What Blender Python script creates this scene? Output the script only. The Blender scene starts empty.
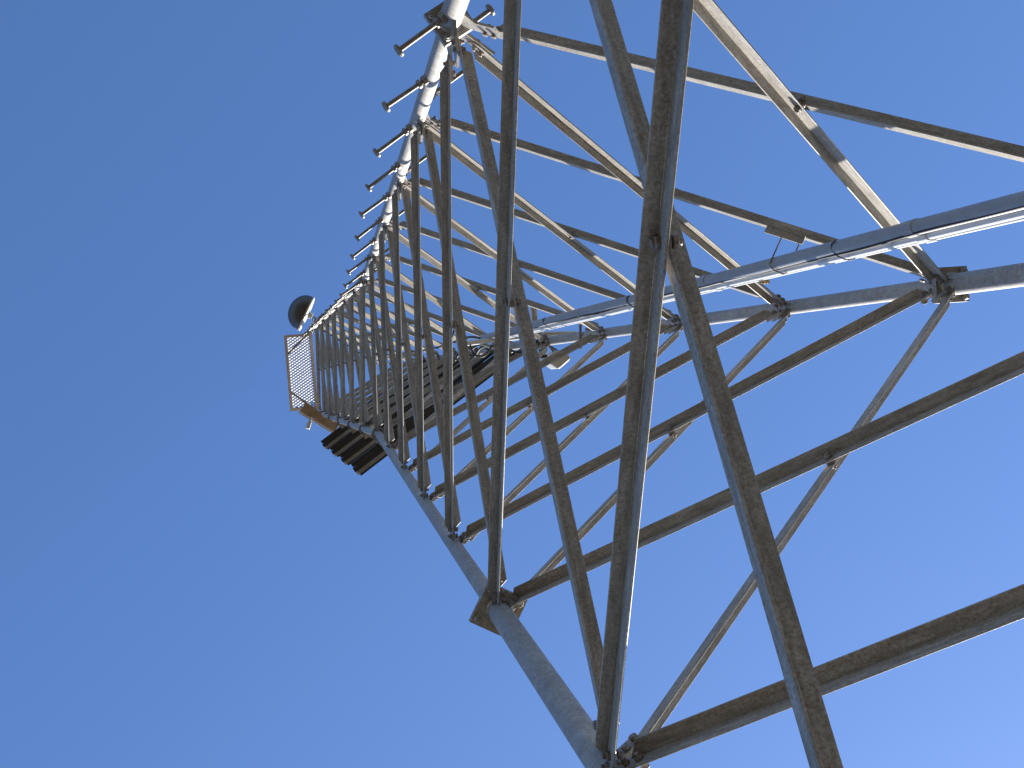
import bpy, math, random
import numpy as np
from mathutils import Vector, Matrix

random.seed(7)
SC = bpy.context.scene
COL = SC.collection

# ------------------------------------------------------------------ camera
FPX, U0, V0 = 1450.0, 250.44, 388.53          # focal length in pixels, where the zenith falls in the picture
CAM_H = 1.6
_d = np.array([(U0 - 512) / FPX, (V0 - 384) / FPX, 1.0]); _d /= np.linalg.norm(_d)
_x = np.array([1.0, 0, 0]); _x -= _x.dot(_d) * _d; _x /= np.linalg.norm(_x)
_y = np.cross(_d, _x)
RM = np.stack([_x, _y, _d], 1)                 # world -> camera (x right, y down, z forward)
cam_data = bpy.data.cameras.new('camera')
cam = bpy.data.objects.new('camera', cam_data)
COL.objects.link(cam)
cam_data.sensor_width = 36.0
cam_data.lens = FPX / 1024 * 36.0
cam_data.clip_start = 0.05
cam_data.clip_end = 20000
m3 = Matrix((RM[0], -RM[1], -RM[2])).transposed()
cam.matrix_world = Matrix.Translation((0, 0, CAM_H)) @ m3.to_4x4()
SC.camera = cam

# ------------------------------------------------------------------ light
SUN_EL, SUN_AZ = math.radians(36), math.radians(43)   # azimuth from +Y towards +X
S = Vector((math.sin(SUN_AZ) * math.cos(SUN_EL), math.cos(SUN_AZ) * math.cos(SUN_EL), math.sin(SUN_EL)))
world = bpy.data.worlds.new('World')
SC.world = world
world.use_nodes = True
wt = world.node_tree
bg = wt.nodes['Background']
sky = wt.nodes.new('ShaderNodeTexSky')
sky.sky_type = 'NISHITA'
sky.sun_disc = False
sky.sun_elevation = SUN_EL
sky.sun_rotation = SUN_AZ
sky.altitude = 300
sky.air_density = 1.0
sky.dust_density = 0.45
sky.ozone_density = 2.0
hs = wt.nodes.new('ShaderNodeHueSaturation'); hs.inputs['Saturation'].default_value = 1.1
wb = wt.nodes.new('ShaderNodeMix'); wb.data_type = 'RGBA'; wb.blend_type = 'MULTIPLY'; wb.inputs['Factor'].default_value = 1.0   # white balance of the sky
wb.inputs['B'].default_value = (.90, 1.0, 1.18, 1)
wt.links.new(sky.outputs[0], hs.inputs['Color']); wt.links.new(hs.outputs[0], wb.inputs['A']); wt.links.new(wb.outputs['Result'], bg.inputs['Color'])
bg.inputs['Strength'].default_value = 0.0505
sun_data = bpy.data.lights.new('sun', 'SUN')
sun_data.energy = 4.9
sun_data.angle = math.radians(0.53)
sun_data.color = (1.0, 0.95, 0.86)
sun = bpy.data.objects.new('sun', sun_data)
COL.objects.link(sun)
sun.rotation_euler = S.to_track_quat('Z', 'Y').to_euler()
sun.location = (20, 20, 40)
SC.view_settings.view_transform = 'Standard'
SC.view_settings.look = 'None'
SC.view_settings.exposure = 2.06
SC.view_settings.gamma = 1.0

# ------------------------------------------------------------------ tower layout (metres)
U = 5.6
CX, CY, TH, R2, TAPER = 0.27249 * U, -0.05924 * U, -2.17692, 0.23820 * U, 0.06324
HL, HU = 0.35438 * U, 0.27938 * U
SETTLE = {'A': (-.0013, -.0042), 'B': (-.0013, -.0071), 'C': (.0026, .0113)}   # the legs do not stand in a perfect triangle
NB, NTOP = 7, 14
Z2 = CAM_H + U
ZB = Z2 + 5 * HU
def lev(i): return Z2 + (i - 2) * (HL if i < 2 else HU)
ZTOP = lev(NTOP)
ANG = {'A': TH, 'B': TH - 2 * math.pi / 3, 'C': TH - 4 * math.pi / 3}
def legpt(L, z):
    r = R2 - TAPER * (min(z, ZB) - Z2)
    return Vector((CX + r * math.cos(ANG[L]) + SETTLE[L][0], CY + r * math.sin(ANG[L]) + SETTLE[L][1], z))
BASE = Vector((CX, CY, 0))
def at(px, py, z):
    """world point at height z seen at pixel px, py"""
    d = RM.T @ np.array([(px - 512) / FPX, (py - 384) / FPX, 1.0])
    k = (z - CAM_H) / d[2]
    return Vector((d[0] * k, d[1] * k, z))

# ------------------------------------------------------------------ materials
def new_mat(name):
    m = bpy.data.materials.new(name); m.use_nodes = True
    return m, m.node_tree, m.node_tree.nodes['Principled BSDF']
def galv(name, base, dark, tint, rough=0.5, metal=0.35, scale=9.0, tint_amt=0.5, bump=0.08, spangle=0.25, flow=False):
    m, t, b = new_mat(name)
    N, Lk = t.nodes, t.links
    tc = N.new('ShaderNodeTexCoord')
    n1 = N.new('ShaderNodeTexNoise'); n1.inputs['Scale'].default_value = scale; n1.inputs['Detail'].default_value = 8; n1.inputs['Roughness'].default_value = 0.65
    n2 = N.new('ShaderNodeTexNoise'); n2.inputs['Scale'].default_value = scale * 4.2; n2.inputs['Detail'].default_value = 6
    n3 = N.new('ShaderNodeTexNoise'); n3.inputs['Scale'].default_value = scale * .22; n3.inputs['Detail'].default_value = 4
    vo = N.new('ShaderNodeTexVoronoi'); vo.inputs['Scale'].default_value = 210
    oi = N.new('ShaderNodeObjectInfo')
    sh = N.new('ShaderNodeVectorMath'); sh.operation = 'ADD'
    mul = N.new('ShaderNodeVectorMath'); mul.operation = 'SCALE'; mul.inputs['Scale'].default_value = 37.0
    cmb = N.new('ShaderNodeCombineXYZ')
    for i in range(3): Lk.new(oi.outputs['Random'], cmb.inputs[i])
    Lk.new(cmb.outputs[0], mul.inputs[0]); Lk.new(tc.outputs['Object'], sh.inputs[0]); Lk.new(mul.outputs[0], sh.inputs[1])
    for n in (n1, n2, n3, vo): Lk.new(sh.outputs[0], n.inputs['Vector'])
    if flow:                                   # stains drawn out along the member
        an = N.new('ShaderNodeAttribute'); an.attribute_name = 'flow'
        mp = N.new('ShaderNodeMapping'); mp.inputs['Scale'].default_value = (.16, 1.0, 1.0)
        s2 = N.new('ShaderNodeVectorMath'); s2.operation = 'ADD'
        Lk.new(an.outputs['Vector'], mp.inputs['Vector']); Lk.new(mp.outputs[0], s2.inputs[0]); Lk.new(mul.outputs[0], s2.inputs[1])
        for n in (n1, n3): Lk.new(s2.outputs[0], n.inputs['Vector'])
        n1.inputs['Scale'].default_value = 60; n3.inputs['Scale'].default_value = 9
    r1 = N.new('ShaderNodeValToRGB'); r1.color_ramp.elements[0].position = .36; r1.color_ramp.elements[1].position = .66
    r1.color_ramp.elements[0].color = (*dark, 1); r1.color_ramp.elements[1].color = (*base, 1)
    Lk.new(n1.outputs['Fac'], r1.inputs[0])
    r2 = N.new('ShaderNodeValToRGB'); r2.color_ramp.elements[0].position = .47; r2.color_ramp.elements[1].position = .62
    Lk.new(n2.outputs['Fac'], r2.inputs[0])
    r3 = N.new('ShaderNodeValToRGB'); r3.color_ramp.elements[0].position = .38; r3.color_ramp.elements[1].position = .62
    Lk.new(n3.outputs['Fac'], r3.inputs[0])
    mm = N.new('ShaderNodeMath'); mm.operation = 'MULTIPLY'
    Lk.new(r2.outputs[0], mm.inputs[0]); Lk.new(r3.outputs[0], mm.inputs[1])
    mm2 = N.new('ShaderNodeMath'); mm2.operation = 'MULTIPLY'; mm2.inputs[1].default_value = tint_amt
    Lk.new(mm.outputs[0], mm2.inputs[0])
    mx = N.new('ShaderNodeMix'); mx.data_type = 'RGBA'
    Lk.new(mm2.outputs[0], mx.inputs['Factor']); Lk.new(r1.outputs[0], mx.inputs['A']); mx.inputs['B'].default_value = (*tint, 1)
    # spangle: each zinc crystal a slightly different grey
    mx2 = N.new('ShaderNodeMix'); mx2.data_type = 'RGBA'; mx2.blend_type = 'OVERLAY'; mx2.inputs['Factor'].default_value = spangle
    sep = N.new('ShaderNodeSeparateColor'); Lk.new(vo.outputs['Color'], sep.inputs[0])
    Lk.new(mx.outputs['Result'], mx2.inputs['A']); 
    cg = N.new('ShaderNodeCombineColor')
    for i in range(3): Lk.new(sep.outputs[0], cg.inputs[i])
    Lk.new(cg.outputs[0], mx2.inputs['B'])
    Lk.new(mx2.outputs['Result'], b.inputs['Base Color'])
    rr = N.new('ShaderNodeMapRange'); rr.inputs['To Min'].default_value = rough - .1; rr.inputs['To Max'].default_value = rough + .15
    Lk.new(n2.outputs['Fac'], rr.inputs['Value']); Lk.new(rr.outputs[0], b.inputs['Roughness'])
    b.inputs['Metallic'].default_value = metal
    b.inputs['Specular IOR Level'].default_value = .3
    bp = N.new('ShaderNodeBump'); bp.inputs['Strength'].default_value = bump; bp.inputs['Distance'].default_value = .004
    Lk.new(n2.outputs['Fac'], bp.inputs['Height']); Lk.new(bp.outputs[0], b.inputs['Normal'])
    return m
def plain(name, col, rough=.5, metal=0.0, var=.15, scale=14):
    m, t, b = new_mat(name)
    N, Lk = t.nodes, t.links
    tc = N.new('ShaderNodeTexCoord'); n = N.new('ShaderNodeTexNoise'); n.inputs['Scale'].default_value = scale; n.inputs['Detail'].default_value = 6
    Lk.new(tc.outputs['Object'], n.inputs['Vector'])
    r = N.new('ShaderNodeValToRGB'); r.color_ramp.elements[0].position = .3; r.color_ramp.elements[1].position = .7
    r.color_ramp.elements[0].color = (*[c * (1 - var) for c in col], 1); r.color_ramp.elements[1].color = (*[min(1, c * (1 + var)) for c in col], 1)
    Lk.new(n.outputs['Fac'], r.inputs[0]); Lk.new(r.outputs[0], b.inputs['Base Color'])
    b.inputs['Roughness'].default_value = rough; b.inputs['Metallic'].default_value = metal
    return m
M_BRACE = galv('weathered_galvanised_angle', (.335, .315, .285), (.195, .178, .156), (.185, .128, .080), rough=.55, metal=.1, scale=24, tint_amt=.62, spangle=.2, flow=True)
M_LEG = galv('galvanised_pipe', (.30, .293, .278), (.215, .207, .195), (.215, .16, .115), rough=.5, metal=.1, scale=11, tint_amt=.6, spangle=.22)
M_PLATE = galv('galvanised_plate', (.33, .32, .30), (.22, .21, .195), (.235, .155, .095), rough=.45, metal=.35, tint_amt=.7)
M_BOLT = galv('bolt_steel', (.24, .22, .20), (.14, .125, .115), (.26, .16, .09), rough=.5, metal=.3, scale=30)
M_STEP = galv('step_bolt_steel', (.25, .235, .22), (.15, .14, .13), (.23, .15, .09), rough=.55, metal=.2, scale=30)
M_BLACK = plain('black_plastic', (.012, .012, .013), .75)
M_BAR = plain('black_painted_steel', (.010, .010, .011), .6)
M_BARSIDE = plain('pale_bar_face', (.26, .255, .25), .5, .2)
M_COND = plain('grey_conduit', (.27, .268, .262), .35, .3, .08)
M_COND2 = plain('white_conduit', (.52, .52, .51), .35, .2, .06)
M_WHITE = plain('white_radome', (.42, .41, .385), .45, 0, .05)
M_SHADEDOME = plain('shaded_radome', (.055, .052, .05), .45, 0, .25)  # colour darkened for the dome's shade, turned away from the sun
M_CONC = plain('concrete', (.36, .34, .31), .9, 0, .2, 6)

# ------------------------------------------------------------------ mesh helpers
class MB:
    def __init__(s): s.v, s.f, s.m = [], [], []
    def add(s, vs, fs, mi=0):
        o = len(s.v); s.v += [Vector(v) for v in vs]; s.f += [[o + i for i in f] for f in fs]; s.m += [mi] * len(fs)
    def hexa(s, a, b, mi=0):
        """two quads a, b (4 points each, same winding) joined to a solid"""
        s.add(list(a) + list(b), [(3, 2, 1, 0), (4, 5, 6, 7)] + [(i, (i + 1) % 4, 4 + (i + 1) % 4, 4 + i) for i in range(4)], mi)
    def prism(s, poly, off, mi=0):
        n = len(poly); off = Vector(off)
        s.add([Vector(p) for p in poly] + [Vector(p) + off for p in poly],
              [tuple(range(n - 1, -1, -1)), tuple(range(n, 2 * n))] + [(i, (i + 1) % n, n + (i + 1) % n, n + i) for i in range(n)], mi)
    def box(s, c, ex, ey, ez, hx, hy, hz, mi=0):
        c = Vector(c)
        a = [c + ex * sx * hx + ey * sy * hy - ez * hz for sx, sy in ((-1, -1), (1, -1), (1, 1), (-1, 1))]
        s.prism(a, ez * 2 * hz, mi)
    def tube(s, pts, rad, n=16, cap=True, mi=0):
        pts = [Vector(p) for p in pts]; k = len(pts)
        rad = rad if isinstance(rad, (list, tuple)) else [rad] * k
        t0 = (pts[1] - pts[0]).normalized()
        u = t0.orthogonal().normalized(); vs = []
        for i, p in enumerate(pts):
            t = ((pts[min(i + 1, k - 1)] - pts[max(i - 1, 0)]).normalized())
            u = (u - t * u.dot(t)).normalized(); w = t.cross(u)
            vs += [p + (u * math.cos(a) + w * math.sin(a)) * rad[i] for a in (2 * math.pi * j / n for j in range(n))]
        fs = [(i * n + j, i * n + (j + 1) % n, (i + 1) * n + (j + 1) % n, (i + 1) * n + j) for i in range(k - 1) for j in range(n)]
        if cap: fs += [tuple(range(n - 1, -1, -1)), tuple(range((k - 1) * n, k * n))]
        s.add(vs, fs, mi)
    def lathe(s, c, axis, prof, n=32, mi=0):
        """prof: (distance along the axis, radius)"""
        c, axis = Vector(c), Vector(axis).normalized(); u = axis.orthogonal().normalized(); w = axis.cross(u); vs = []
        for d, r in prof:
            vs += [c + axis * d + (u * math.cos(a) + w * math.sin(a)) * max(r, 1e-4) for a in (2 * math.pi * j / n for j in range(n))]
        k = len(prof)
        fs = [(i * n + j, i * n + (j + 1) % n, (i + 1) * n + (j + 1) % n, (i + 1) * n + j) for i in range(k - 1) for j in range(n)]
        fs += [tuple(range(n - 1, -1, -1)), tuple(range((k - 1) * n, k * n))]
        s.add(vs, fs, mi)
    def hexbolt(s, p, ax, r=.014, h=.011, mi=0): s.lathe(p, ax, [(0, r), (h * .8, r), (h, r * .85)], 6, mi)
    def build(s, name, mats, parent=None, origin=None, smooth=True):
        o = Vector(origin) if origin is not None else (parent['_o'] if False else Vector((0, 0, 0)))
        me = bpy.data.meshes.new(name)
        me.from_pydata([tuple(v - o) for v in s.v], [], s.f)
        for m in (mats if isinstance(mats, (list, tuple)) else [mats]): me.materials.append(m)
        me.polygons.foreach_set('material_index', s.m)
        me.update()
        if smooth:
            me.polygons.foreach_set('use_smooth', [True] * len(me.polygons)); me.set_sharp_from_angle(angle=math.radians(35))
        ob = bpy.data.objects.new(name, me); COL.objects.link(ob)
        if parent is not None: ob.parent = parent
        return ob
def thing(name, label, cat, loc, group=None):
    o = bpy.data.objects.new(name, None); COL.objects.link(o); o.location = loc; o.empty_display_size = .3
    o['label'] = label; o['category'] = cat
    if group: o['group'] = group
    return o
def tag(o, label, cat, group=None):
    o['label'] = label; o['category'] = cat
    if group: o['group'] = group
    return o
def recalc(o):
    import bmesh
    bm = bmesh.new(); bm.from_mesh(o.data); bmesh.ops.recalc_face_normals(bm, faces=bm.faces); bm.to_mesh(o.data); bm.free()

# ------------------------------------------------------------------ ground
m_ground, t, b = new_mat('dry_grass_and_gravel')
N, Lk = t.nodes, t.links
tc = N.new('ShaderNodeTexCoord')
n1 = N.new('ShaderNodeTexNoise'); n1.inputs['Scale'].default_value = .35; n1.inputs['Detail'].default_value = 10
n2 = N.new('ShaderNodeTexNoise'); n2.inputs['Scale'].default_value = 22; n2.inputs['Detail'].default_value = 8
for n in (n1, n2): Lk.new(tc.outputs['Object'], n.inputs['Vector'])
r1 = N.new('ShaderNodeValToRGB'); r1.color_ramp.elements[0].color = (.024, .0185, .011, 1); r1.color_ramp.elements[1].color = (.052, .039, .0225, 1)
r1.color_ramp.elements[0].position = .35; r1.color_ramp.elements[1].position = .65
Lk.new(n1.outputs['Fac'], r1.inputs[0])
mx = N.new('ShaderNodeMix'); mx.data_type = 'RGBA'; mx.blend_type = 'MULTIPLY'; mx.inputs['Factor'].default_value = .6
Lk.new(r1.outputs[0], mx.inputs['A']); Lk.new(n2.outputs['Color'], mx.inputs['B']); Lk.new(mx.outputs['Result'], b.inputs['Base Color'])
b.inputs['Roughness'].default_value = .95
bp = N.new('ShaderNodeBump'); bp.inputs['Strength'].default_value = .6; bp.inputs['Distance'].default_value = .05
Lk.new(n2.outputs['Fac'], bp.inputs['Height']); Lk.new(bp.outputs[0], b.inputs['Normal'])
g = MB(); G = 4000
g.add([(-G, -G, 0), (G, -G, 0), (G, G, 0), (-G, G, 0)], [(0, 1, 2, 3)])
go = g.build('ground', m_ground, smooth=False); go['kind'] = 'structure'

# ------------------------------------------------------------------ the tower
tower = thing('lattice_tower', 'tall three-legged galvanised steel lattice tower with crossed angle bracing, rising towards the zenith', 'tower', BASE)
LEGS = 'ABC'
SECT = [(.40, Z2, .0445), (Z2, ZB, .0365), (ZB, lev(12), .0335), (lev(12), ZTOP + .12, .0302)]
def leg_radius(z):
    for a, b_, r in SECT:
        if z < b_: return r
    return SECT[-1][2]
legs = {}
for L in LEGS:
    mb = MB()
    for a, b_, r in SECT:
        mb.tube([legpt(L, a), legpt(L, b_)], r, 28)
    if L == 'A': mb.tube([legpt(L, ZTOP + .12), legpt(L, ZTOP + 2.6)], .024, 20)      # pipe stub above the last panel
    legs[L] = mb.build('leg', M_LEG, tower, BASE)
    # footing plate, anchor nuts (part of the leg's foot)
    p = legpt(L, .40); fb = MB()
    fb.box(p + Vector((0, 0, -.0125)), Vector((1, 0, 0)), Vector((0, 1, 0)), Vector((0, 0, 1)), .17, .17, .0125)
    for sx in (-1, 1):
        for sy in (-1, 1): fb.hexbolt(p + Vector((sx * .125, sy * .125, .001)), (0, 0, 1), .025, .022); fb.tube([p + Vector((sx * .125, sy * .125, .02)), p + Vector((sx * .125, sy * .125, .07))], .012, 10)
    fb.build('base_plate', M_PLATE, legs[L], BASE)
    # bolted flange joints
    for zf, half in ((Z2, .086 if L == 'B' else .074), (ZB, .062), (lev(12), .056)):
        p = legpt(L, zf); ax = (legpt(L, zf) - legpt(L, zf - .2)).normalized()
        rad = (p - Vector((CX, CY, zf))); rad -= ax * rad.dot(ax); ex = rad.normalized(); ey = ax.cross(ex)
        a45 = math.radians(45)
        e1, e2 = ex * math.cos(a45) + ey * math.sin(a45), -ex * math.sin(a45) + ey * math.cos(a45)
        e1, e2 = ex, ey
        fl = MB()
        fl.box(p - ax * .0085, e1, e2, ax, half, half, .0075); fl.box(p + ax * .0085, e1, e2, ax, half, half, .0075)
        for sx in (-1, 1):
            for sy in (-1, 1):
                q = p + e1 * sx * half * .72 + e2 * sy * half * .72
                fl.hexbolt(q - ax * .0165, -ax, .015, .014); fl.hexbolt(q + ax * .0165, ax, .015, .014)
                fl.tube([q - ax * .045, q - ax * .03], .008, 8)
        # weld collars
        fl.tube([p - ax * .030, p - ax * .0165], [leg_radius(zf - .01) + .002, leg_radius(zf - .01) + .010], 24)
        fl.tube([p + ax * .0165, p + ax * .030], [leg_radius(zf + .01) + .010, leg_radius(zf + .01) + .002], 24)
        fl.build('flange', M_PLATE, legs[L], BASE)

FACES = (('A', 'B'), ('B', 'C'), ('C', 'A'))
def face_frame(P, Q, i):
    p0, p1, q0 = legpt(P, lev(i)), legpt(P, lev(i + 1)), legpt(Q, lev(i))
    n = (q0 - p0).cross(p1 - p0).normalized()
    mid = (p0 + q0) / 2 - Vector((CX, CY, lev(i)))
    if n.dot(mid) < 0: n.negate()
    return n
# the unequal angles are turned differently on each face: (flat leg, outstanding leg)
ANGLES = {('AB', True): (.062, .040), ('AB', False): (.043, .051), ('BC', True): (.037, .044),
          ('BC', False): (.052, .052), ('CA', True): (.037, .052), ('CA', False): (.060, .042)}
def width(P, Q, i, outer):
    k = 1.0 if i < 2 else (.94 if i < NB else 1.03)
    if i >= NB and 'A' in (P, Q) and 'B' in (P, Q): return (.040, .054)
    return tuple(k * v for v in ANGLES[(P + Q if outer else Q + P, outer)])
GT = .005
def brace(P, Q, i, outer):
    """angle from leg P at level i up to leg Q at level i+1"""
    f = face_frame(P, Q, i)
    a, c = legpt(P, lev(i)), legpt(Q, lev(i + 1))
    d = (c - a).normalized(); n = f if outer else -f
    t = f.cross(d); t = t if t.z > 0 else -t
    ends = [.14 if (L, j) == ('A', 2) else .050 for L, j in ((P, i), (Q, i + 1))]     # long gussets at the sunlit joint
    a, c = a + d * ends[0], c - d * ends[1]
    (w, ws), tk = width(P, Q, i, outer), .006
    # how far the heel sits off the working line
    sh = .026 if i < 2 else .021
    if P + Q in ('CA', 'AC'): sh = -.02 if outer else -.004
    elif i == 0 and P + Q in ('AB', 'BA'): sh = .042 if outer else -.004
    a, c = a - t * sh, c - t * sh      # the heel, not the middle of the flat leg, follows the working line
    mb = MB()
    h = w / 2
    n0, n1, n2 = n * (GT + .001), n * (GT + .001 + tk), n * (GT + ws)
    # flat leg, its lower corners clipped at the ends
    pf = [a - t * h * .55, a + d * .035 - t * h, c - d * .035 - t * h, c - t * h * .55, c + t * h, a + t * h]
    mb.prism([q + n0 for q in pf], n1 - n0)
    # outstanding leg, tapered off at both ends
    e0, e1 = .035, .075
    ps = [a + d * e0 + n1, a + d * e1 + n2, c - d * e1 + n2, c - d * e0 + n1]
    mb.prism([q + t * (h - tk) for q in ps], t * tk)
    # bolts through flat leg at the ends and at the crossing
    for q in ((a + d * .028, c - d * .028) if i > 2 else (a + d * .026, a + d * .068, c - d * .026, c - d * .068)):
        mb.hexbolt(q + n1, n, .013, .010, 1); mb.tube([q + n1 + n * .009, q + n1 + n * .020], .0075, 8, mi=1)
        mb.hexbolt(q - n * .0075, -n, .013, .010, 1)
    mid = (legpt(P, lev(i)) + legpt(Q, lev(i + 1))) / 2
    # where both diagonals of the panel cross
    p0, p1, q0, q1 = legpt(P, lev(i)), legpt(P, lev(i + 1)), legpt(Q, lev(i)), legpt(Q, lev(i + 1))
    k = (q0 - p0).length / ((q0 - p0).length + (q1 - p1).length)
    x = p0 + (q1 - p0) * k - Vector((0, 0, (.0 if P + Q in ('CA', 'AC') else (.026 if i < 2 else .021)) + .012))
    kb = 1.0 if i < 3 else .62
    mb.hexbolt(x + n1, n, .015 * kb, .012 * kb, 1)
    mb.tube([x + n1 + n * .010 * kb, x + n1 + n * .019 * kb], .0085 * kb, 8, mi=1)
    if outer: mb.lathe(x - n * .0055, n, [(0, .020 * kb), (.0115, .020 * kb)], 16, 1)   # ring fill between the two angles
    o = mb.build('diagonal_brace', [M_BRACE, M_BOLT], tower, BASE)
    recalc(o)
    at_ = o.data.attributes.new('flow', 'FLOAT_VECTOR', 'POINT'); vv = []
    for v in o.data.vertices:
        q = v.co + BASE - a; vv += [q.dot(d), q.dot(t), q.dot(n)]
    at_.data.foreach_set('vector', vv)
    if i < 5:                                  # rolled edges catch a line of light
        bv = o.modifiers.new('rolled_edge', 'BEVEL'); bv.width = .0014; bv.segments = 2; bv.limit_method = 'ANGLE'; bv.angle_limit = math.radians(50)
    return o
def gussets(L, i):
    for P, Q in FACES:
        if L not in (P, Q): continue
        O = Q if L == P else P
        for up in (1, -1):
            if (up == 1 and i == NTOP) or (up == -1 and i == -1): continue
            j = i if up == 1 else i - 1
            f = face_frame(P, Q, j)
            a = legpt(L, lev(i)); ax = (legpt(L, lev(i) + .1 * up) - a).normalized()
            d = (legpt(O, lev(i + up)) - a).normalized()
            s = (d - ax * d.dot(ax)).normalized()
            r = leg_radius(lev(i) + .02 * up) - .002
            g0 = .034 if i in (2, NB, 12) else .012
            t = f.cross(d); t = t if t.dot(ax) > 0 else -t
            big = (L, i) == ('A', 2)
            e = a + d * (.235 if big else .130) - t * (.0 if big else .022)
            p = [a + s * r + ax * g0, a + s * (r + .035) + ax * g0, e - t * (.042 if big else .024), e + t * (.040 if big else .022), a + d * (.15 if big else .085) + t * (.045 if big else .020), a + s * r + ax * (.16 if big else .115)]
            mb = MB(); mb.prism([q - f * GT for q in p], f * 2 * GT)
            o = mb.build('gusset_plate', M_PLATE, legs[L], BASE, smooth=False); recalc(o)
for i in range(-1, NTOP):
    for P, Q in FACES:
        brace(P, Q, i, True); brace(Q, P, i, False)
for i in range(-1, NTOP + 1):
    for L in LEGS: gussets(L, i)

# step bolts up leg A
sd = Vector((.79, -.61, 0)).normalized()
sb = MB()
sb.tube([Vector((.0, 0, 0)), Vector((.215, 0, 0))], .0108, 12)
sb.lathe((.215, 0, 0), (1, 0, 0), [(0, .0108), (.001, .026), (.010, .027), (.015, .020)], 16)
sb.hexbolt((.002, 0, 0), (1, 0, 0), .024, .020); sb.hexbolt((.032, 0, 0), (1, 0, 0), .021, .016)
step0 = None
z = lev(0) + .05; k = 0
zs = []
q = -9
while Z2 - .13 + .46 * q < ZTOP - .2:
    zs.append((Z2 - .13 + .46 * q, 1 if q % 2 else -1)); q += 1
for z, s in zs:
    if step0 is None:
        o = step0 = sb.build('step_bolt', M_STEP, legs['A'])
    else:
        o = step0.copy(); COL.objects.link(o); o.parent = legs['A']
    d = sd * s
    r = leg_radius(z)
    q = (d + Vector((random.uniform(-.03, .03), random.uniform(-.03, .03), random.uniform(-.05, .05)))).normalized().to_track_quat('X', 'Z')
    o.matrix_local = Matrix.Translation(legpt('A', z) - BASE + d * (r - .003)) @ q.to_matrix().to_4x4()

# concrete footings
for k, (L, lab) in enumerate(zip(LEGS, ('round concrete footing under the leg that carries the step bolts', 'round concrete footing under the leg that carries the black bars', 'round concrete footing under the leg beside the conduit run'))):
    mb = MB(); p = legpt(L, .375); p.z = 0
    mb.lathe(p, (0, 0, 1), [(-.3, .38), (.335, .38), (.36, .355), (.375, .34)], 40)
    tag(mb.build('concrete_footing', M_CONC, origin=None), lab, 'footing', 'footings under the tower legs')

# ------------------------------------------------------------------ cable run along the inside of the face between legs C and A
def run(z, side=0.0, inw=0.0):
    """a point of the run at height z: side = towards leg A, inw = towards the tower's middle"""
    zz = min(z, ZB)
    u = (legpt('A', zz) - legpt('C', zz)).normalized(); n = Vector((-u.y, u.x, 0))
    if n.dot(Vector((CX, CY, 0)) - legpt('C', 0).to_3d() * Vector((1, 1, 0)).x) < 0 and n.dot(Vector((CX, CY, zz)) - legpt('C', zz)) < 0: n.negate()
    if n.dot(Vector((CX, CY, zz)) - legpt('C', zz)) < 0: n.negate()
    k = (zz - CAM_H) / U
    D = .60 + (k - .85) * (.465 - .60) / .95
    return legpt('C', z) + u * (D + side) + n * (.155 + inw)
ZR = [0.5] + [1.0 + .35 * k for k in range(38)]
def wob(z, a, f, ph): return a * math.sin(z * f + ph)
ZEND = CAM_H + 2.22 * U
CONDS = (('wide grey conduit on the sky side of the cable run', .0275, .019, 0.0, M_COND),
         ('white conduit in the middle of the cable run, sunlit along its length', .0165, -.0315, .006, M_COND2),
         ('narrow white conduit on the lower sunlit edge of the cable run', .011, -.0600, .000, M_COND2))
for lab, r, sd_, iw, mt in CONDS:
    mb = MB(); zs_ = [z for z in ZR if z < ZEND] + [ZEND]
    mb.tube([run(z, sd_ + wob(z, .0025, 1.7, r * 300), iw + wob(z, .002, 1.1, r * 200)) for z in zs_], r, 20)
    for zc in (lev(0) + .9, lev(1) + 1.1, lev(2) + 1.2, lev(4) + .4):                # socket couplings
        mb.tube([run(zc, sd_, iw), run(zc + .07, sd_, iw)], r + .003, 20)
    tag(mb.build('conduit', mt), lab, 'conduit', 'conduits of the cable run')
mb = MB(); zs_ = [.5 + .12 * k for k in range(112)]
mb.tube([run(z, .014 + wob(z, .007, 2.3, .4) + wob(z, .003, 7.1, 1), .026 + wob(z, .003, 3.1, 0)) for z in zs_], .0055, 8)
tag(mb.build('black_cable', M_BLACK), 'thin black cable strapped along the front of the conduits', 'cable')
def ring(mb, c, ax, pts2, rad, n=6):
    pass
for j, z in enumerate([CAM_H + U * q for q in (.62, .955, 1.27, 1.44, 1.80)]):
    mb = MB(); loop = []
    for a in range(25):
        th = 2 * math.pi * a / 24
        loop.append(run(z + .003 * math.sin(2 * th), -.006 + math.cos(th) * .055, .002 + math.sin(th) * .0315))
    mb.tube(loop, .0026, 6, cap=False)
    tail = run(z, .045, .012)
    mb.tube([tail, tail + Vector((-.004, -.012, -.01)), tail + Vector((.004, -.022, -.03))], .003, 6)
    tag(mb.build('cable_tie', M_BLACK), 'black tie wrapped round the conduits of the cable run', 'cable tie', 'ties round the cable run')
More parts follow.
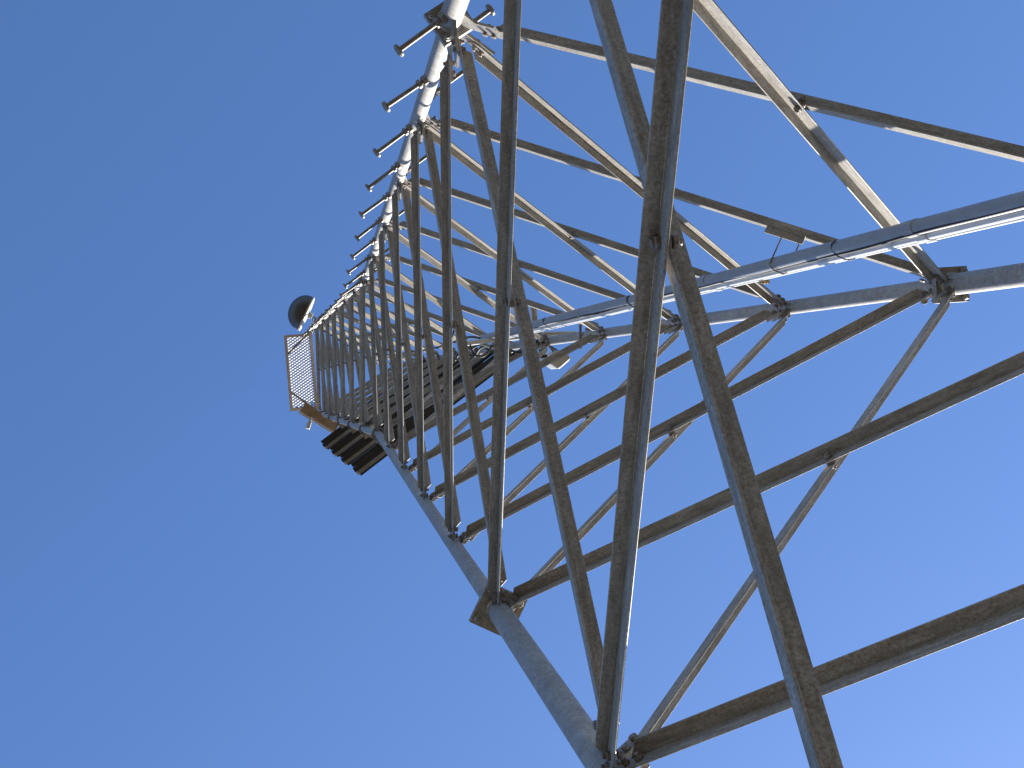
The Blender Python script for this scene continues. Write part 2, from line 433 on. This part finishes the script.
# brackets that carry the run from the face braces
def standoff(i, label):
    """angle arm bolted along the brace that rises from leg C at level i, with U-bolts over the conduits"""
    p0, p1 = legpt('C', lev(i)), legpt('A', lev(i + 1)); d = (p1 - p0).normalized()
    f = face_frame('C', 'A', i); inn = -f
    hor = Vector((d.x, d.y, 0)).length
    D = (run(lev(i) + .4) - legpt('C', lev(i) + .4)).dot(Vector((d.x, d.y, 0)) / hor)
    c = p0 + d * (D / hor) + inn * .022 - Vector((0, 0, .050)); zc = c.z
    a, b_ = c + d * .15, c - d * .03
    th = thing('standoff_bracket', label, 'bracket', c)
    t = d.cross(inn).normalized()
    mb = MB(); mb.box((a + b_) / 2, d, inn, t, (a - b_).length / 2, .016, .003); mb.box((a + b_) / 2 - inn * .0185, d, inn, t, (a - b_).length / 2, .0025, .010)
    recalc(mb.build('angle_arm', M_BRACE, th, c, smooth=False))
    kb = MB(); zr = zc
    for s_ in (.050, -.034): kb.tube([run(zr, s_, -.115), run(zr, s_, .025), run(zr, s_ * .6, .034), run(zr, .01, .036)], .0035, 8)
    kb.build('u_bolt', M_BOLT, th, c)
for i, lab in ((2, 'short angle bracket lying along a brace just above the conduits'),):
    standoff(i, lab)
# cable gland under the run
mb = MB(); p = run(CAM_H + 1.13 * U, -.075, .0); q = run(CAM_H + 1.115 * U, -.108, .01)
mb.lathe(p, q - p, [(-.012, .012), (0, .017), (.014, .017), (.016, .012), (.034, .012), (.036, .007), (.045, .007)], 12)
tag(mb.build('cable_gland', galv('brass', (.42, .30, .14), (.30, .21, .10), (.5, .4, .2), metal=.7)), 'small brass cable gland sticking out of the lower conduit', 'cable gland')

# ------------------------------------------------------------------ black crossbars clamped to leg B, on the face between legs B and C
bd = (legpt('C', ZB + 2) - legpt('B', ZB + 2)).normalized(); bn = Vector((-bd.y, bd.x, 0))
if bn.dot(legpt('B', 20) - Vector((CX, CY, 20))) < 0: bn.negate()
bd = Vector((math.cos(math.radians(-37)), math.sin(math.radians(-37)), 0)); bn = Vector((-bd.y, bd.x, 0)) if bn.dot(Vector((-bd.y, bd.x, 0))) > 0 else Vector((bd.y, -bd.x, 0))
BARZ = [CAM_H + U * q for q in (2.40, 2.72, 3.05, 3.43)]
BLAB = ('lowest of the four black crossbars clamped to the leg', 'second black crossbar up, just above the lowest one', 'third black crossbar up, below the topmost one', 'topmost of the four black crossbars, nearest the grating')
for z, lab in zip(BARZ, BLAB):
    c = legpt('B', z); r = leg_radius(z)
    th = thing('crossbar', lab, 'crossbar', c, 'black crossbars clamped across the tower')
    Zv = Vector((0, 0, 1)); s0, s1 = -.37, 1.44; m_ = (s0 + s1) / 2; hl = (s1 - s0) / 2
    cc = c + bn * (r + .075) + bd * m_
    for o2 in (-.024, .024):
        mb = MB(); mb.box(cc + bn * o2, bd, bn, Zv, hl + (.012 if o2 > 0 else 0), .0205, .036)
        recalc(mb.build('rail', M_BAR, th, c, smooth=False))
    mb = MB(); mb.box(cc + Zv * .012, bd, bn, Zv, hl - .02, .0034, .020)
    recalc(mb.build('spacer', M_PLATE, th, c, smooth=False))
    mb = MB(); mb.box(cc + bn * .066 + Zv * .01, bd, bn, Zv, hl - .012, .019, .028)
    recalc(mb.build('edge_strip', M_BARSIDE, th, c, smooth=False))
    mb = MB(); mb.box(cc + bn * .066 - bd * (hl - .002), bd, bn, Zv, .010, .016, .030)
    recalc(mb.build('sunlit_tip', M_WHITE, th, c, smooth=False))  # white box added to show the strip's sunlit end as a bright dot
    mb = MB(); mb.box(cc + bn * .094, bd, bn, Zv, hl - .01, .008, .034)
    recalc(mb.build('outer_lip', M_BAR, th, c, smooth=False))
    # U-bolt round the leg and its saddle plate
    mb = MB(); R_ = r + .008; loop = []
    for dz in (0,):
        pts = [c + bn * (r + .03) + bd * R_] + [c + bd * R_ * math.cos(a) - bn * R_ * math.sin(a) for a in [math.pi * k / 12 for k in range(13)]] + [c + bn * (r + .03) - bd * R_]
        mb.tube([q + Zv * -.02 for q in pts], .008, 8); mb.tube([q + Zv * .04 for q in pts], .008, 8)
    mb.build('u_bolt', M_BOLT, th, c)
    mb = MB(); mb.box(c + bn * (r + .022), bd, bn, Zv, .062, .006, .06); mb.box(c + bn * (r + .034) - Zv * .052, bd, bn, Zv, .055, .03, .006)
    recalc(mb.build('saddle_plate', M_PLATE, th, c, smooth=False))

# ------------------------------------------------------------------ top: dish, grating, plate
e_ab = (legpt('B', ZTOP) - legpt('A', ZTOP)).normalized(); n_ab = Vector((-e_ab.y, e_ab.x, 0))
if n_ab.dot(legpt('A', ZTOP) - Vector((CX, CY, ZTOP))) < 0: n_ab.negate()
zg = ZTOP - .05
g0 = legpt('A', zg) + n_ab * .07 + e_ab * .125
L_, W_ = 1.22, .42
Zv = Vector((0, 0, 1))
gr = thing('grating_platform', 'rectangular steel mesh grating sticking out from the top of the tower', 'grating', g0)
mb = MB()
for off in (.0, W_):
    mb.box(g0 + n_ab * off + e_ab * L_ / 2, e_ab, n_ab, Zv, L_ / 2 + .02, .022, .022)
for s_ in (0, L_):
    mb.box(g0 + e_ab * s_ + n_ab * W_ / 2, n_ab, e_ab, Zv, W_ / 2 - .022, .022, .0215)
recalc(mb.build('frame', plain('painted_frame', (.55, .50, .47), .6, 0, .12), gr, g0, smooth=False))
mb = MB()
nu, nv = 9, 24
sh_ = Vector((S.x, S.y, 0)).normalized()
def strand(p, q):
    d = (q - p).normalized(); o_ = d.cross(Zv); o_ = o_ if o_.dot(sh_) > 0 else -o_
    wv = (o_ * .66 + Zv * .75).normalized()           # strands of expanded metal stand tilted
    mb.box((p + q) / 2, d, wv, d.cross(wv).normalized(), (q - p).length / 2, .009, .0015)
for k in range(-26, 40):                              # two sets of diagonals make the diamonds
    for sg in (1, -1):
        seg = []
        for f_ in np.linspace(0, 1, 2):
            seg.append((f_ * W_, (k + .5 * (sg < 0)) * .047 + sg * f_ * W_ * .62))
        (u0_, v0_), (u1_, v1_) = seg
        # clip to the frame
        lo, hi = 0.0, 1.0; dv = v1_ - v0_
        ta, tb = sorted(((.01 - v0_) / dv, (L_ - .01 - v0_) / dv)); lo, hi = max(lo, ta), min(hi, tb)
        if hi - lo < .04: continue
        strand(g0 + n_ab * (lo * W_) + e_ab * (v0_ + dv * lo) + Zv * (.003 * sg), g0 + n_ab * (hi * W_) + e_ab * (v0_ + dv * hi) + Zv * (.003 * sg))
recalc(mb.build('mesh', plain('mesh_steel', (.40, .39, .38), .5, .1), gr, g0, smooth=False))
for s_, sgn in ((.13, 1), (L_ - .13, -1)):
    mb = MB(); a = legpt('A', zg - .03) if sgn == 1 else legpt('B', zg - .03)
    b_ = g0 + e_ab * (L_ * .24 if sgn == 1 else L_ * .76) + n_ab * W_ * .96 + Zv * -.04
    d = (b_ - a).normalized(); mb.box((a + b_) / 2, d, d.cross(Zv).normalized(), d.cross(Zv).normalized().cross(d), (b_ - a).length / 2, .016, .012)
    recalc(mb.build('support_arm', M_BRACE, gr, g0, smooth=False))

zd = ZTOP + 2.0
dc = at(305.5, 313.5, zd)
ax = Vector((-.905, -.42, .06)).normalized()
dish = thing('dish_antenna', 'round dish antenna with a domed cover darkened as in shade and a pale sunlit back', 'dish antenna', dc)
Rd = .325
mb = MB(); mb.lathe(dc, ax, [(.0, Rd), (.03, Rd)] + [(.03 + Rd * .86 * math.sin(a), Rd * math.cos(a)) for a in [math.pi / 2 * k / 10 for k in range(1, 11)]], 48)
recalc(mb.build('dome', M_SHADEDOME, dish, dc))
mb = MB(); mb.lathe(dc, -ax, [(.002, Rd * 1.02), (.03, Rd * 1.02), (.045, Rd * .86), (.055, Rd * .5), (.06, .06), (.13, .055)], 48)
recalc(mb.build('reflector_back', M_WHITE, dish, dc))
la = legpt('A', zd); mb = MB()
b0 = dc - ax * .15
mb.tube([b0, b0 - ax * .10, la + (b0 - la) * .25, la], .022, 12)
mb.tube([la + Vector((0, 0, -.35)), la + Vector((0, 0, .2)) * 1], .045, 16)
mb.tube([b0 + Vector((0, 0, -.02)), legpt('A', zd - .45)], .012, 10)
recalc(mb.build('mount_arm', M_PLATE, dish, dc))

# plate and small lamp housing beside leg B near the top
zp = ZTOP - .4
P0, P1 = at(299.5, 412, zp), at(334, 433, zp)
d = (P1 - P0).normalized(); w = Vector((-d.y, d.x, 0)); w = w if w.dot(legpt('B', zp) - P0) > 0 else -w
pl = thing('mounting_plate', 'long tilted brown plate with a white tube for its sunlit edge, fixed beside the leg under the grating', 'plate', (P0 + P1) / 2)
mb = MB(); hw = .095; tl = (w * math.cos(.35) - Zv * math.sin(.35)).normalized(); nrm = d.cross(tl).normalized()
cpl = (P0 + P1) / 2 + w * hw
mb.box(cpl, d, tl, nrm, (P1 - P0).length / 2, hw, .006)
recalc(mb.build('plate', galv('rusty_plate', (.36, .28, .20), (.24, .17, .11), (.30, .18, .08), tint_amt=.8), pl, (P0 + P1) / 2, smooth=False))
mb = MB(); mb.tube([P0 - w * .012 - d * .01, P1 - w * .012 + d * .01], .012, 12)
mb.build('sunlit_edge_tube', M_WHITE, pl, (P0 + P1) / 2)  # white tube added so the plate edge reads as a sunlit line
mb = MB(); lb = legpt('B', zp + .1); mb.tube([lb, cpl + Zv * .03], .02, 10)
recalc(mb.build('arm', M_PLATE, pl, (P0 + P1) / 2))
ls = at(309, 424, zp - .05)
lamp = thing('lamp_housing', 'small pale lamp housing hanging below the brown plate', 'lamp', ls)
mb = MB(); ld = Vector((.28, -.9, .3)).normalized(); lx = ld.cross(Zv).normalized()
mb.lathe(ls, ld, [(-.085, .032), (-.08, .036), (.03, .036), (.05, .02), (.12, .018)], 16)
recalc(mb.build('housing', M_WHITE, lamp, ls))
mb = MB(); mb.tube([ls + ld * .11, P0 + (P1 - P0) * .33 + Zv * .0], .012, 8)
mb.build('stem', M_BOLT, lamp, ls)

# ------------------------------------------------------------------ equipment round leg C where the taper ends
zc = CAM_H + 2.15 * U
def pxline(pts, z): return [at(px, py, z + dz) for px, py, dz in pts]
rail = thing('mounting_rail', 'pale pipe rail fixed across the leg where the conduits end', 'rail', at(520, 338, zc))
o_ = at(520, 338, zc)
mb = MB(); mb.tube(pxline([(466, 343.5, 0), (545, 334, 0), (576, 333.5, 0)], zc), .022, 14); mb.build('pipe', M_COND2, rail, o_)
mb = MB(); mb.tube(pxline([(478, 343, .0), (502, 350, .0)], zc), .012, 10); mb.tube(pxline([(540, 335, .0), (546, 344, .0)], zc), .018, 10)
mb.build('strut', M_PLATE, rail, o_)

arm = thing('equipment_arm', 'stubby pipe arm ringed with black clamps beside the end of the conduits', 'arm', at(541, 348, zc - .1))
o_ = at(541, 348, zc - .1); mb = MB(); A_, B_ = at(540, 330, zc - .1), at(545, 366, zc - .1); mb.tube([A_, B_], .024, 14); mb.build('pipe', M_COND2, arm, o_)
for k in range(5):
    q = A_.lerp(B_, .15 + .18 * k); d = (B_ - A_).normalized(); mb = MB(); mb.tube([q, q + d * .025], .034, 14); mb.hexbolt(q + Vector((-.04, 0, 0)), (-1, 0, 0), .012, .03); mb.build('clamp', M_BLACK, arm, o_)

ra = thing('radio_unit', 'small white rounded radio unit below the leg, one edge bright in the sun', 'radio unit', at(560, 361, zc))
o_ = at(560, 361, zc); mb = MB()
quad = [at(546, 361, zc), at(559, 369.5, zc), at(571, 359, zc), at(569, 354, zc), at(557, 350, zc)]
mb.prism(quad, Vector((0, 0, .32)))
x = mb.build('cover', M_WHITE, ra, o_, smooth=False); recalc(x)
bv = x.modifiers.new('b', 'BEVEL'); bv.width = .018; bv.segments = 3
mb = MB(); mb.tube([at(556, 354, zc + .1), at(549, 345, zc + .12), legpt('C', zc + .12)], .014, 10); mb.build('bracket', M_BOLT, ra, o_)

zh = CAM_H + 1.93 * U; hc = legpt('C', zh)
cl = thing('leg_clamp', 'dark square clamp gripping the leg left of a brace joint', 'clamp', hc)
mb = MB()
y_ = Vector((0, 1, 0)); x_ = Vector((1, 0, 0))
for s_ in (-1, 1): mb.box(hc + y_ * s_ * .05 + x_ * 0 - Zv * .05, x_, y_, Zv, .012, .010, .05)
mb.box(hc - x_ * .05, x_, y_, Zv, .008, .10, .012); mb.box(hc + x_ * .03, x_, y_, Zv, .006, .05, .012)
recalc(mb.build('jaw', M_BOLT, cl, hc, smooth=False))
mb = MB(); mb.tube([hc - x_ * .05 - y_ * .085, hc + x_ * .05 - y_ * .085], .006, 8); mb.tube([hc + x_ * .045 - y_ * .06, hc + x_ * .045 - y_ * .105], .009, 8)
mb.build('bolt', M_BOLT, cl, hc)

sa = thing('slim_antenna', 'slim pale antenna pair standing off above the end of the conduits', 'antenna', at(534, 314, zc + .3))
o_ = at(534, 314, zc + .3)
for px0, px1, r_ in ((531.0, 533.2, .012), (534.2, 536.5, .017)):
    mb = MB(); mb.tube([at(px0, 302.5, zc + .3), at(px1, 325, zc + .3)], r_, 10); mb.build('element', M_WHITE, sa, o_)
mb = MB(); mb.tube([at(532.8, 318, zc + .3), at(536, 318, zc + .3), at(537, 330, zc)], .012, 8); mb.build('bracket', M_BOLT, sa, o_)

for k, (za, zb_, off, lab) in enumerate(((2.50, 2.62, .02, 'black jumper cable laid along the lowest crossbar inside the tower'), (2.80, 2.90, -.03, 'black jumper cable laid along the second crossbar inside the tower'),
                                    (3.14, 3.26, .03, 'black jumper cable laid along the third crossbar inside the tower'), (3.52, 3.60, -.02, 'black jumper cable laid along the topmost crossbar inside the tower'))):
    pts = []
    for f_ in np.linspace(0, 1, 14):
        z = BARZ[k]; p = legpt('B', z) + bn * (leg_radius(z) + .075 - .0665) + bd * (.06 + 1.32 * f_)
        pts.append(p + Vector((0, 0, .012 * math.sin(9 * f_ + k) + (.0 if f_ < .9 else .1 * (f_ - .9)))))
    mb = MB(); mb.tube(pts, .0165, 8); tag(mb.build('black_cable', M_BLACK), lab, 'cable')
CABS = (('black cable looping from the rail towards the crossbars', [(540, 340, .1), (520, 352, .0), (500, 346, .2), (482, 347, .2), (474, 356, .4), (462, 352, .5), (455, 360, .7)], .010),
        ('second black cable looping low beside the pale rail', [(545, 338, .0), (528, 345, .1), (508, 356, .1), (492, 352, .3), (480, 345, .3), (470, 350, .4)], .009),
        ('black cable hanging in a bow under the end of the rail', [(470, 344, .0), (474, 354, -.1), (484, 356, -.1), (492, 346, .0)], .008),
        ('thin black cable leading down to the white radio unit', [(545, 342, .0), (552, 347, .05), (560, 352, .1), (566, 356, .15)], .006),
        ('black cable curled above the rail near the brace joints', [(452, 338, .2), (455, 329, .2), (459, 330, .2), (458, 338, .2), (466, 341, .1)], .008))
def spline(P, n=10):
    out = []
    for i in range(len(P) - 1):
        p0, p1, p2, p3 = P[max(i - 1, 0)], P[i], P[i + 1], P[min(i + 2, len(P) - 1)]
        for k in range(n):
            t_ = k / n
            out.append(.5 * ((2 * p1) + (p2 - p0) * t_ + (2 * p0 - 5 * p1 + 4 * p2 - p3) * t_ * t_ + (3 * p1 - p0 - 3 * p2 + p3) * t_ ** 3))
    return out + [P[-1]]
for lab, pts, r_ in CABS:
    mb = MB(); mb.tube(spline(pxline(pts, zc)), r_, 8)
    tag(mb.build('black_cable', M_BLACK), lab, 'cable')
# feeder that climbs on to the dish
mb = MB(); pts = [run(ZEND - .3, .0, .03)] + [legpt('A', z) * .0 + run(z, .05 + .02 * math.sin(z), .0) for z in np.arange(ZEND + .3, ZTOP - .6, .8)]
pts += [legpt('A', ZTOP - .2) + Vector((.10, .05, 0)), legpt('A', zd - .1) + Vector((.03, .05, 0)), b0 - ax * .05]
mb.tube(spline([Vector(p) for p in pts], 6), .011, 8)
tag(mb.build('feeder_cable', M_BLACK), 'black feeder cable climbing inside the upper tower to the dish antenna', 'cable')
